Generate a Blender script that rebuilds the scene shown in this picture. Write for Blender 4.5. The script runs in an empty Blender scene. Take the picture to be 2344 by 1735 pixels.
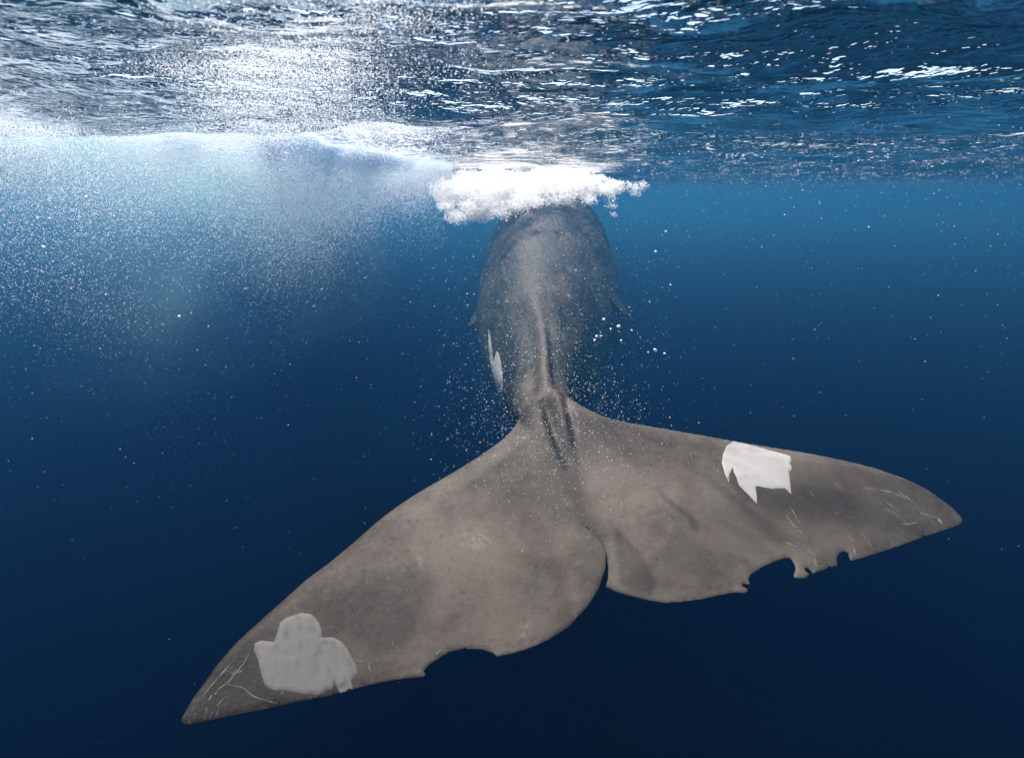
import bpy, bmesh, math
import numpy as np
from mathutils import Vector
from mathutils.geometry import delaunay_2d_cdt
from mathutils.bvhtree import BVHTree

scene = bpy.context.scene
C = scene.collection
rng = np.random.default_rng(11)

# ------------------------------------------------------------------ camera
FPX = 1397.0                     # focal length in photograph pixels (2344 wide)
PITCH = math.radians(16.6)
cam_d = bpy.data.cameras.new('camera')
cam_d.sensor_width = 36.0
cam_d.lens = 36.0 * FPX / 2344.0
cam_d.clip_start = 0.02
cam_d.clip_end = 2000.0
cam_d.dof.use_dof = True
cam_d.dof.focus_distance = 3.4
cam_d.dof.aperture_fstop = 2.8
cam = bpy.data.objects.new('camera', cam_d)
cam.rotation_euler = (math.radians(90) - PITCH, 0, 0)
C.objects.link(cam)
scene.camera = cam

# ------------------------------------------------------------------ sky and sun
SUN_EL, SUN_AZ = math.radians(66), math.radians(-26)      # azimuth from +Y towards +X
world = bpy.data.worlds.new('World')
scene.world = world
world.use_nodes = True
wn = world.node_tree
wn.nodes.clear()
sky = wn.nodes.new('ShaderNodeTexSky')
sky.sky_type = 'NISHITA'
sky.sun_disc = False
sky.sun_elevation = SUN_EL
sky.sun_rotation = SUN_AZ
bg = wn.nodes.new('ShaderNodeBackground')
bg.inputs['Strength'].default_value = 0.12
wo = wn.nodes.new('ShaderNodeOutputWorld')
wn.links.new(sky.outputs[0], bg.inputs[0])
wn.links.new(bg.outputs[0], wo.inputs[0])

sun_d = bpy.data.lights.new('sun', 'SUN')
sun_d.energy = 5.0
sun_d.angle = math.radians(0.5)
sun_d.color = (1.0, 0.95, 0.89)
sun = bpy.data.objects.new('sun', sun_d)
sdir = Vector((math.sin(SUN_AZ) * math.cos(SUN_EL), math.cos(SUN_AZ) * math.cos(SUN_EL), math.sin(SUN_EL)))
sun.rotation_euler = sdir.to_track_quat('Z', 'Y').to_euler()
sun.location = sdir * 60
C.objects.link(sun)

scene.view_settings.view_transform = 'Standard'
scene.view_settings.look = 'None'
scene.view_settings.gamma = 1.0
scene.view_settings.exposure = 1.8
scene.view_settings.use_curve_mapping = False
scene.cycles.use_denoising = True
scene.cycles.max_bounces = 10
scene.cycles.diffuse_bounces = 8
scene.cycles.glossy_bounces = 2
scene.cycles.volume_bounces = 0
scene.cycles.transparent_max_bounces = 48
scene.cycles.caustics_reflective = False
scene.cycles.caustics_refractive = False

# ------------------------------------------------------------------ helpers
SURF = 0.47                      # mean height of the sea surface above the camera


def ray(px, py):
    px = np.asarray(px, float); py = np.asarray(py, float)
    u = (px - 1172.0) / FPX
    v = (867.5 - py) / FPX
    d = np.stack([u, v * math.sin(PITCH) + math.cos(PITCH), v * math.cos(PITCH) - math.sin(PITCH)], -1)
    return d


def at_y(px, py, y):             # point on the sight line at distance y along the ground
    d = ray(px, py)
    return d * (y / d[..., 1])[..., None] if d.ndim > 1 else d * (y / d[1])


def to_px(p):
    p = np.asarray(p, float)
    f = p[..., 1] * math.cos(PITCH) - p[..., 2] * math.sin(PITCH)
    u = p[..., 1] * math.sin(PITCH) + p[..., 2] * math.cos(PITCH)
    return np.stack([1172 + FPX * p[..., 0] / f, 867.5 - FPX * u / f], -1)


def sstep(a, b, x):
    t = np.clip((np.asarray(x, float) - a) / (b - a), 0, 1)
    return t * t * (3 - 2 * t)


def mesh_obj(name, verts, faces, mat=None, parent=None, smooth=True):
    me = bpy.data.meshes.new(name)
    verts = np.asarray(verts, np.float32)
    if isinstance(faces, np.ndarray):
        k = faces.shape[1]
        me.vertices.add(len(verts)); me.vertices.foreach_set('co', verts.ravel())
        me.loops.add(faces.size); me.loops.foreach_set('vertex_index', faces.ravel().astype(np.int32))
        me.polygons.add(len(faces))
        me.polygons.foreach_set('loop_start', np.arange(0, faces.size, k, dtype=np.int32))
        me.update(calc_edges=True)
    else:
        me.from_pydata(verts.tolist(), [], faces)
    me.validate()
    if smooth:
        me.polygons.foreach_set('use_smooth', np.ones(len(me.polygons), bool))
    if mat:
        me.materials.append(mat)
    o = bpy.data.objects.new(name, me)
    C.objects.link(o)
    if parent:
        o.parent = parent
    return o


def tag(o, label=None, cat=None, group=None, kind=None):
    if label: o['label'] = label
    if cat: o['category'] = cat
    if group: o['group'] = group
    if kind: o['kind'] = kind
    return o


class NT:
    """small helper for node trees"""
    def __init__(s, name):
        s.m = bpy.data.materials.new(name); s.m.use_nodes = True
        s.t = s.m.node_tree; s.t.nodes.clear()
        s.out = s.n('OutputMaterial')

    def n(s, kind, **kw):
        nd = s.t.nodes.new('ShaderNode' + kind)
        for k, v in kw.items():
            if k in nd.inputs.keys():
                s.set(nd.inputs[k], v)
            else:
                setattr(nd, k, v)
        return nd

    def set(s, sock, v):
        if isinstance(v, bpy.types.NodeSocket):
            s.t.links.new(v, sock)
        else:
            sock.default_value = v

    def math(s, op, a, b=None, c=None, clamp=False):
        nd = s.t.nodes.new('ShaderNodeMath'); nd.operation = op; nd.use_clamp = clamp
        s.set(nd.inputs[0], a)
        if b is not None: s.set(nd.inputs[1], b)
        if c is not None: s.set(nd.inputs[2], c)
        return nd.outputs[0]

    def ramp(s, x, lo, hi, a=0.0, b=1.0, interp='SMOOTHSTEP'):
        nd = s.t.nodes.new('ShaderNodeMapRange'); nd.interpolation_type = interp
        s.set(nd.inputs[0], x)
        for i, v in zip((1, 2, 3, 4), (lo, hi, a, b)): nd.inputs[i].default_value = v
        return nd.outputs[0]

    def noise(s, vec, scale, detail=2.0, rough=0.5, dist=0.0):
        nd = s.t.nodes.new('ShaderNodeTexNoise')
        s.set(nd.inputs['Vector'], vec)
        nd.inputs['Scale'].default_value = scale; nd.inputs['Detail'].default_value = detail
        nd.inputs['Roughness'].default_value = rough; nd.inputs['Distortion'].default_value = dist
        return nd.outputs[0]

    def mapping(s, vec, scale=(1, 1, 1), rot=(0, 0, 0), loc=(0, 0, 0)):
        nd = s.t.nodes.new('ShaderNodeMapping')
        s.set(nd.inputs[0], vec)
        nd.inputs['Scale'].default_value = scale; nd.inputs['Rotation'].default_value = rot
        nd.inputs['Location'].default_value = loc
        return nd.outputs[0]

    def mix(s, f, a, b, blend='MIX'):
        nd = s.t.nodes.new('ShaderNodeMix'); nd.data_type = 'RGBA'; nd.blend_type = blend
        s.set(nd.inputs[0], f); s.set(nd.inputs[6], a); s.set(nd.inputs[7], b)
        return nd.outputs[2]

    def mixs(s, f, a, b):
        nd = s.t.nodes.new('ShaderNodeMixShader')
        s.set(nd.inputs[0], f); s.t.links.new(a, nd.inputs[1]); s.t.links.new(b, nd.inputs[2])
        return nd.outputs[0]

    def attr(s, name):
        nd = s.t.nodes.new('ShaderNodeAttribute'); nd.attribute_name = name
        return nd.outputs['Fac']

    def obj(s):
        return s.n('TexCoord').outputs['Object']

    def surface(s, sh): s.t.links.new(sh, s.out.inputs['Surface'])


# ------------------------------------------------------------------ the water body
v = NT('sea_water_volume')
pv = v.n('VolumePrincipled')
pv.inputs['Color'].default_value = (0.003, 0.007, 0.10, 1)
pv.inputs['Absorption Color'].default_value = (0.0, 0.0, 0.0, 1)
pv.inputs['Density'].default_value = 0.030
pv.inputs['Anisotropy'].default_value = 0.6
v.t.links.new(pv.outputs[0], v.out.inputs['Volume'])

B = 170.0
bx = [(-B, -B, -152), (B, -B, -152), (B, B, -152), (-B, B, -152), (-B, -B, 1.3), (B, -B, 1.3), (B, B, 1.3), (-B, B, 1.3)]
bf = [(0, 3, 2, 1), (4, 5, 6, 7), (0, 1, 5, 4), (1, 2, 6, 5), (2, 3, 7, 6), (3, 0, 4, 7)]
haze = mesh_obj('haze', bx, bf, v.m, smooth=False)
tag(haze, 'clear deep blue sea water fading to navy', 'water', kind='stuff')

# added teal top layer: brightens the upper water so it falls off to navy
v = NT('teal_layer_volume')
pv = v.n('VolumePrincipled')
pv.inputs['Color'].default_value = (0.054, 0.34, 0.63, 1)
pv.inputs['Absorption Color'].default_value = (0.0, 0.0, 0.0, 1)
pv.inputs['Density'].default_value = 0.025
pv.inputs['Anisotropy'].default_value = 0.5
v.t.links.new(pv.outputs[0], v.out.inputs['Volume'])
b2 = B - 2
teal_layer = mesh_obj('teal_water_layer', [(math.copysign(b2, x), math.copysign(b2, y), -2.1 if z < 0 else 1.1) for x, y, z in bx], bf, v.m, smooth=False)
tag(teal_layer, 'teal water layer just under the surface, added to make the sea darken downwards', 'water', kind='stuff')

sb = NT('seabed_sand')
g = sb.n('BsdfDiffuse')
g.inputs[0].default_value = (0.12, 0.13, 0.13, 1)
nz = sb.noise(sb.obj(), 0.2, 4)
sb.t.links.new(sb.mix(nz, (0.05, 0.055, 0.055, 1), (0.11, 0.11, 0.10, 1)), g.inputs[0])
sb.surface(g.outputs[0])
n_ = 24
gx, gy = np.meshgrid(np.linspace(-165, 165, n_), np.linspace(-165, 165, n_))
gz = -150 + rng.normal(0, .4, gx.shape)
idx = np.arange(n_ * n_).reshape(n_, n_)
ff = np.stack([idx[:-1, :-1], idx[:-1, 1:], idx[1:, 1:], idx[1:, :-1]], -1).reshape(-1, 4)
seabed = mesh_obj('seabed', np.stack([gx, gy, gz], -1).reshape(-1, 3), ff, sb.m)
tag(seabed, 'dark sandy sea floor lost in the deep water', 'seabed', kind='structure')

# ------------------------------------------------------------------ the sea surface, seen from below
wave_rng = np.random.default_rng(5)
WAVES = []
for lam, slope, spread, k in ((5.0, .045, .35, 4), (2.6, .055, .45, 6), (1.3, .065, .55, 9), (.7, .075, .6, 12), (.38, .07, .7, 14), (.22, .06, .8, 16)):
    for i in range(k):
        L = lam * wave_rng.uniform(.72, 1.35)
        a = wave_rng.normal(0, spread) + math.pi / 2 + .12
        kk = 2 * math.pi / L
        WAVES.append((kk * math.cos(a), kk * math.sin(a), slope / kk * math.sqrt(2.0 / k), wave_rng.uniform(0, 6.28), L))


def sea_z(x, y, spacing=0.0):
    z = np.full(np.shape(x), SURF)
    for kx, ky, A, ph, L in WAVES:
        w = 1.0 - sstep(L / 5.0, L / 2.6, spacing)
        z = z + A * w * np.sin(kx * x + ky * y + ph)
    r = np.hypot(x, y)
    z = z + .05 * sstep(4.0, .5, r)          # keeps the crests clear of the camera
    return z


th_f = np.linspace(-62, 62, 820)
th_b = np.linspace(62, 298, 120)[1:-1]
th = np.radians(np.concatenate([th_f, th_b]))
rr = np.concatenate([[.12], .3 * (160 / .3) ** np.linspace(0, 1, 470)])
TH, RR = np.meshgrid(th, rr)
X, Y = np.sin(TH) * RR, np.cos(TH) * RR
sp = np.maximum(RR * (160 / .3) ** (1 / 469) - RR, 0) + np.where(np.abs(np.degrees((TH + math.pi) % (2 * math.pi) - math.pi)) > 63, RR * .035, 0)
Z = sea_z(X, Y, sp)
nr, nt = X.shape
idx = np.arange(nr * nt).reshape(nr, nt)
nx = np.roll(idx, -1, 1)
ff = np.stack([idx[:-1], nx[:-1], nx[1:], idx[1:]], -1).reshape(-1, 4)[:, ::-1]
# winding so that normals point up
vv = np.stack([X, Y, Z], -1).reshape(-1, 3)
q = vv[ff[1000]]
if np.cross(q[1] - q[0], q[2] - q[0])[2] < 0:
    ff = ff[:, ::-1]

w = NT('sea_surface')
P = w.obj()
# wake of churned, rough water trailing to the left of the whale
sepn = w.n('SeparateXYZ'); w.t.links.new(P, sepn.inputs[0])
px_, py_ = sepn.outputs[0], sepn.outputs[1]
wob = w.noise(P, .55, 3, .6, .6)
wakeax = w.math('ADD', px_, w.math('MULTIPLY', py_, .30))               # axis runs from the whale towards upper left
wakeax = w.math('ADD', wakeax, w.math('MULTIPLY', w.math('SUBTRACT', wob, .5), 2.2))
wake = w.ramp(w.math('ABSOLUTE', wakeax), .35, 1.9, 1, 0)
leftside = w.ramp(w.math('DIVIDE', px_, w.math('ADD', py_, .5)), -.75, .5, 1.05, 1.05)
patch = w.ramp(w.noise(P, .9, 3, .6), .36, .66)
rough = w.math('MULTIPLY_ADD', wake, .55, w.math('MULTIPLY', leftside, w.math('MULTIPLY_ADD', patch, .45, .5)))
h = None
for k_, (fq, am) in enumerate(((2.4, .05), (6.0, .034), (14.0, .024), (36.0, .0115))):
    hn = w.math('MULTIPLY', w.noise(w.mapping(P, (.85, 1, 1), (0, 0, .16 - .1 * k_), (3 * k_, k_, 0)), fq, 1, .5, .4), am)
    h = hn if h is None else w.math('ADD', h, hn)
gust = w.ramp(w.noise(w.mapping(P, (.5, 1, 1), (0, 0, -.2), (9, 4, 0)), .8, 3, .6, .8), .46, .60, 0, 1.0)   # cat's paws: patches of steeper ripples
rough = w.math('ADD', rough, gust)
h = w.math('MULTIPLY', h, rough)
bp = w.n('Bump'); bp.inputs['Strength'].default_value = 1.0; bp.inputs['Distance'].default_value = 1.0
w.t.links.new(h, bp.inputs['Height'])
fr = w.n('Fresnel'); fr.inputs['IOR'].default_value = 1.333
w.t.links.new(bp.outputs[0], fr.inputs['Normal'])
tr = w.n('BsdfTransparent'); tr.inputs[0].default_value = (1, .95, .90, 1)  # warm tint put in to colour the glints and the sunlight passing through
gl = w.n('BsdfGlossy'); gl.inputs['Color'].default_value = (1, 1, 1, 1); gl.inputs['Roughness'].default_value = .02
w.t.links.new(bp.outputs[0], gl.inputs['Normal'])
fr2 = w.n('Fresnel'); fr2.inputs['IOR'].default_value = 1.333          # the smooth wave underneath the ripples
fmin = w.math('MINIMUM', fr.outputs[0], w.math('MULTIPLY_ADD', fr2.outputs[0], .85, .15))
water_sh = w.mixs(fmin, tr.outputs[0], gl.outputs[0])
# thin foam lace and bubble flecks, partly glints painted as white flecks
fl = w.noise(w.mapping(P, (.5, 1, 1), (0, 0, .1)), 26.0, 2, .6, .8)
lace = w.noise(w.mapping(P, (.7, 1, 1)), 1.6, 5, .65, 1.2)
lace = w.ramp(w.math('ABSOLUTE', w.math('SUBTRACT', lace, .5)), .0, .05, 1, 0)
cover = w.math('MULTIPLY', wake, .17)
cover = w.math('ADD', cover, w.math('MULTIPLY', w.math('MULTIPLY', lace, leftside), .10))
thr = w.math('ADD', fl, cover)
foam_f = w.math('MULTIPLY', w.ramp(thr, .70, .76, 0, .8), w.ramp(py_, 4.2, 8.0))
td = w.n('BsdfTranslucent'); td.inputs[0].default_value = (.9, .9, .88, 1)
df = w.n('BsdfDiffuse'); df.inputs[0].default_value = (.85, .85, .85, 1)
foam_sh = w.mixs(.35, td.outputs[0], df.outputs[0])
w.surface(w.mixs(foam_f, water_sh, foam_sh))
surf = mesh_obj('sea_surface', vv, ff, w.m)
tag(surf, 'rippled underside of the sea surface with white glints', 'water', kind='structure')

# ------------------------------------------------------------------ the whale
# tail fluke outline, in photograph pixels, thrown onto a tilted plane about three metres off
LEAD_L = [(1187, 960), (1181, 972), (1172, 984), (1148, 1009), (1108, 1039), (1057, 1072), (981, 1117), (931, 1148), (870, 1193),
          (804, 1254), (754, 1299), (703, 1340), (653, 1388), (602, 1436), (552, 1484), (511, 1532), (476, 1582), (448, 1623),
          (431, 1653), (426, 1668), (431, 1676), (440, 1677)]
TRAIL_L = [(476, 1668), (552, 1648), (627, 1630), (703, 1613), (754, 1603), (830, 1582), (880, 1570), (931, 1562), (971, 1557),
           (975, 1550), (971, 1542), (982, 1530), (997, 1519), (1027, 1499), (1062, 1489), (1103, 1489), (1128, 1496), (1138, 1504), (1178, 1494),
           (1219, 1479), (1259, 1459), (1305, 1431), (1345, 1390), (1371, 1350), (1386, 1304), (1386, 1274), (1376, 1251), (1361, 1234), (1347, 1219)]
SLIT = [(1340, 1208)]
TRAIL_R = [(1353, 1220), (1367, 1232), (1381, 1249), (1391, 1274), (1391, 1306), (1387, 1336), (1412, 1350), (1453, 1365), (1488, 1375), (1524, 1382), (1564, 1379),
           (1604, 1375), (1645, 1366), (1680, 1359), (1706, 1360), (1713, 1352), (1708, 1346), (1699, 1342), (1702, 1336), (1708, 1338), (1715, 1340), (1717, 1334), (1714, 1326), (1719, 1316), (1746, 1297),
           (1776, 1282), (1800, 1273), (1812, 1274), (1820, 1284), (1824, 1297), (1819, 1312), (1820, 1319), (1830, 1321), (1847, 1320), (1856, 1312), (1853, 1307),
           (1846, 1301), (1848, 1295), (1856, 1298), (1861, 1304), (1861, 1310), (1880, 1304), (1898, 1296), (1900, 1291), (1902, 1295), (1921, 1290), (1919, 1272),
           (1925, 1262), (1935, 1258), (1943, 1262), (1947, 1274), (1952, 1282), (1999, 1269), (2049, 1256), (2107, 1237), (2110, 1231), (2113, 1235), (2150, 1224), (2181, 1213)]
LEAD_R = [(2194, 1207), (2198, 1200), (2191, 1188), (2171, 1169), (2135, 1143), (2085, 1117), (2009, 1090), (1933, 1069), (1807, 1036), (1680, 1007),
          (1604, 994), (1503, 982), (1412, 971), (1362, 958), (1330, 943), (1312, 930), (1298, 915)]

tilt, roll = math.radians(22), math.radians(3)
n_f = np.array([math.sin(roll), -math.sin(tilt) * math.cos(roll), math.cos(tilt) * math.cos(roll)])
c_f = ray(1300, 1080); c_f = c_f / np.linalg.norm(c_f) * 3.0
cutL, cutR = (1187, 960), (1298, 915)


def to_plane(px):
    d = ray(np.asarray(px)[..., 0], np.asarray(px)[..., 1])
    return d * ((c_f @ n_f) / (d @ n_f))[..., None]


oL, oR = to_plane([cutL, cutR])
o_f = (oL + oR) / 2
b_f = (oR - oL); w0 = np.linalg.norm(b_f) / 2; b_f /= np.linalg.norm(b_f)
a_f = np.cross(b_f, n_f)
if a_f[1] > 0: a_f = -a_f         # a runs from the tail stock towards the trailing edge


def to_ab(px):
    p = to_plane(px) - o_f
    return np.stack([p @ a_f, p @ b_f], -1)


def resample(poly, step):
    out = []
    for p0, p1 in zip(poly[:-1], poly[1:]):
        k = max(1, int(np.ceil(np.linalg.norm(p1 - p0) / step)))
        for i in range(k):
            out.append(p0 + (p1 - p0) * i / k)
    out.append(poly[-1])
    return np.array(out)


def catmull(pts, sub=4):
    pts = np.asarray(pts, float)
    e = np.vstack([2 * pts[0] - pts[1], pts, 2 * pts[-1] - pts[-2]])
    out = []
    for i in range(1, len(e) - 2):
        p0, p1, p2, p3 = e[i - 1:i + 3]
        for t in np.arange(sub) / sub:
            out.append(.5 * (2 * p1 + (p2 - p0) * t + (2 * p0 - 5 * p1 + 4 * p2 - p3) * t * t + (3 * p1 - p0 - 3 * p2 + p3) * t ** 3))
    out.append(e[-2])
    return np.array(out)


STEP = .014
lead_l = resample(to_ab(catmull(LEAD_L)), STEP)
trail = resample(to_ab(np.vstack([LEAD_L[-1:], TRAIL_L, SLIT, TRAIL_R, LEAD_R[:1]])), STEP)
lead_r = resample(to_ab(catmull(LEAD_R)), STEP)
MT = 33                                              # points across the top of the tail stock
phi = np.linspace(-math.pi / 2, math.pi / 2, MT)
cut = np.stack([np.zeros(MT), w0 * np.sin(phi)], -1)  # left to right
# order: cut (left->right reversed at the end) ; lead_l starts at the left end of the cut
boundary = np.vstack([lead_l, trail[1:-1], lead_r])   # from left end of cut, round the fluke, to right end
n_bd = len(boundary)
cut_in = cut[1:-1][::-1]                             # right -> left
loop = np.vstack([boundary, cut_in])


def seg_dist(P, A, Bq, chunk=2000):
    d = np.full(len(P), 1e9)
    AB = Bq - A
    L2 = np.maximum((AB ** 2).sum(1), 1e-12)
    for i in range(0, len(P), chunk):
        p = P[i:i + chunk, None]
        t = np.clip(((p - A) * AB).sum(-1) / L2, 0, 1)
        d[i:i + chunk] = np.sqrt((((A + t[..., None] * AB) - p) ** 2).sum(-1)).min(1)
    return d


def inside(P, poly):
    x, y = P[:, 0], P[:, 1]
    r = np.zeros(len(P), bool)
    for (x0, y0), (x1, y1) in zip(poly, np.roll(poly, -1, 0)):
        if y0 != y1:
            r ^= ((y0 > y) != (y1 > y)) & (x < (x1 - x0) * (y - y0) / (y1 - y0) + x0)
    return r


lo, hi = loop.min(0), loop.max(0)
ga, gb = np.meshgrid(np.arange(lo[0], hi[0], STEP), np.arange(lo[1], hi[1], STEP))
gb = gb + (np.arange(ga.shape[1]) % 2)[None] * STEP / 2
grid = np.stack([ga.ravel(), gb.ravel()], -1)
grid = grid[inside(grid, loop)]
dcl = seg_dist(grid, loop, np.roll(loop, -1, 0))
grid = grid[dcl > STEP * .55]
# a second row hugging the edge gives the rim its roundness
nrm = np.roll(boundary, -1, 0) - np.roll(boundary, 1, 0)
nrm = np.stack([-nrm[:, 1], nrm[:, 0]], -1) / np.maximum(np.linalg.norm(nrm, axis=1), 1e-9)[:, None]
rim = []
for off in (.0035,):
    c = boundary + nrm * off
    if not inside(c[200:201], loop)[0]: c = boundary - nrm * off
    keep = inside(c, loop) & (seg_dist(c, loop, np.roll(loop, -1, 0)) > off * .7)
    rim.append(c[keep])
pts = np.vstack([loop] + rim + [grid])
nl = len(loop)
res = delaunay_2d_cdt([Vector(p) for p in pts], [], [list(range(nl))], 1, 1e-6)
pv2 = np.array([list(p) for p in res[0]])
tri = np.array(res[2])
orig = res[3]
is_bd = np.zeros(len(pv2), bool)
loop_id = -np.ones(nl, int)
for i, os_ in enumerate(orig):
    for o in os_:
        if o < nl:
            is_bd[i] = True; loop_id[o] = i

# half thickness of the fluke
dL = seg_dist(pv2, np.vstack([lead_l, lead_r])[:-1], np.vstack([lead_l, lead_r])[1:])
dT = seg_dist(pv2, trail[:-1], trail[1:])
d_any = np.minimum(dL, dT)
H = .004 + .045 * np.minimum(dT / .55, 1) ** .8
H = np.minimum(H, .006 + .052 * np.sqrt(np.clip(1 - (1 - np.clip(dL / .28, 0, 1)) ** 2, 0, 1)))
edge = np.sqrt(np.clip(d_any / .007, 0, 1))
H = H * edge
s, vq = pv2[:, 0], pv2[:, 1]
T0 = .10
Ts = T0 * (1 - sstep(-.05, .62, s)) / (1 - sstep(-.05, .62, 0.0))
wp = w0 * (1 + 1.2 * np.clip(s, 0, 2) + 5 * np.clip(s, 0, 2) ** 2)
Hp = Ts * np.sqrt(np.clip(1 - (vq / wp) ** 2, 0, 1))
Hp = np.where(s < .0005, Hp, Hp * np.sqrt(np.clip(d_any / .02, 0, 1)))
H = np.sqrt(Hp ** 2 + (H * sstep(0, .12, s)) ** 2)
H[is_bd & (s > 1e-4)] = 0.0
for j in (0, n_bd - 1):
    H[loop_id[j]] = 0.0

# keel ridge that runs from the stock out onto the fluke, with a furrow on either side
ab = to_ab


def line_field(pxs, width):
    L_ = ab(pxs)
    return np.exp(-(seg_dist(pv2, L_[:-1], L_[1:]) / width) ** 2)


fade = (1 - sstep(.12, .42, s)) * sstep(-.01, .10, s)
ridge = .030 * line_field([(1262, 915), (1268, 940), (1283, 990), (1304, 1050)], .032) * (1 - sstep(.10, .38, s))
knuck = .010 * line_field([(1262, 952), (1285, 952)], .020) + .008 * line_field([(1258, 925), (1280, 925)], .015)
furL = .034 * line_field([(1236, 935), (1247, 958), (1262, 1000), (1280, 1045), (1293, 1080)], .024) * fade
furR = .026 * line_field([(1290, 936), (1297, 962), (1309, 1002), (1317, 1045), (1324, 1075)], .018) * fade
medial = .008 * line_field([(1304, 1050), (1325, 1110), (1342, 1205)], .05) * sstep(.2, .4, s)
up_off = ridge + knuck - furL - furR - medial
up_off[is_bd] = 0
# slow undulations, upturned tips, the lobes overlapping at the notch
und = .012 * np.sin(5.1 * vq + 1.3 * s + .4) * sstep(.1, .6, s) + .008 * np.sin(9.0 * s - 2.1 * vq)
tips = .05 * (np.abs(vq) / 1.7) ** 3
pix = to_px(o_f + pv2[:, :1] * a_f + pv2[:, 1:2] * b_f)
slit_ab = ab(TRAIL_L[-7:] + SLIT)
ds = seg_dist(pv2, slit_ab[:-1], slit_ab[1:])
slit_ctr = ab([(1340, 1208), (1391, 1274), (1388, 1325)])
# side of the slit
sx = np.interp(pix[:, 1], [1150, 1208, 1219, 1234, 1251, 1274, 1306, 1336, 1400], [1322, 1340, 1350, 1364, 1379, 1388.5, 1388.5, 1383, 1368])
side = np.where(pix[:, 0] < sx, 1.0, -1.0)
over = side * .017 * np.exp(-(ds / .11) ** 2) * sstep(1190, 1245, pix[:, 1])
base = o_f + pv2[:, :1] * a_f + pv2[:, 1:2] * b_f + ((und + over) * sstep(0.02, .3, s) + tips * sstep(.3, .9, np.abs(vq)))[:, None] * n_f
top = base + (H + up_off)[:, None] * n_f
bot = base - (H + .35 * np.minimum(up_off, 0))[:, None] * n_f

nv = len(pv2)
bot_id = np.arange(nv) + nv
closed = is_bd & ((s > 1e-4))
for j in (0, n_bd - 1): closed[loop_id[j]] = True
bot_id[closed] = np.arange(nv)[closed]
V = [top, bot]
tc = pv2[tri]
area = (tc[:, 1, 0] - tc[:, 0, 0]) * (tc[:, 2, 1] - tc[:, 0, 1]) - (tc[:, 1, 1] - tc[:, 0, 1]) * (tc[:, 2, 0] - tc[:, 0, 0])
ncheck = np.cross(a_f, b_f) @ n_f
tri = np.where(((area > 0) == (ncheck > 0))[:, None], tri, tri[:, ::-1])
F = [list(t) for t in tri] + [[bot_id[t[2]], bot_id[t[1]], bot_id[t[0]]] for t in tri]

# the ring where the fluke meets the tail stock: left -> over the top -> right -> underneath
cut_ids = [loop_id[0]] + [loop_id[n_bd + i] for i in range(MT - 2)][::-1] + [loop_id[n_bd - 1]]
ring0 = cut_ids + [bot_id[i] for i in cut_ids[1:-1]][::-1]
NR = len(ring0)
Pall = np.vstack([top, bot])
R0 = Pall[ring0]
ang = np.concatenate([phi, phi[1:-1] + math.pi])     # angle from the crown, clockwise

Y0 = R0[:, 1].mean() + .03
# body rings: y, centre px x, ridge py, half width, half height, roll deg, ridge angle deg
RS = np.array([
    (3.22, 1243, 876, .110, .155, -8, 12), (3.36, 1243, 867, .145, .21, -6, 12), (3.7, 1241, 850, .185, .27, -2, 8), (4.3, 1238, 822, .215, .33, 2, 2),
    (5.0, 1237, 786, .29, .42, 4, -4), (5.8, 1240, 742, .40, .56, 5, -13), (6.6, 1244, 698, .56, .79, 5, -21), (7.6, 1249, 634, .80, 1.0, 5, -24),
    (8.8, 1254, 562, 1.07, 1.20, 5, -21), (10., 1256, 482, 1.13, 1.25, 4, -14), (11.5, 1256, 428, 1.10, 1.25, 3, -8),
    (13., 1256, 415, .95, 1.15, 2, 0), (14., 1256, 450, .70, .95, 0, 0), (14.6, 1256, 480, .30, .45, 0, 0)])
ys = np.concatenate([np.linspace(Y0, 5, 60)[:-1], np.linspace(5, 9, 70)[:-1], np.linspace(9, 14.6, 60)])


def smooth_interp(col):
    yy = np.linspace(min(RS[0, 0], Y0), RS[-1, 0], 900)
    f = np.interp(yy, RS[:, 0], RS[:, col])
    k = np.hanning(61); k /= k.sum()
    fp = np.pad(f, 30, mode='reflect', reflect_type='odd')
    return np.interp(ys, yy, np.convolve(fp, k, 'valid'))


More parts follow.
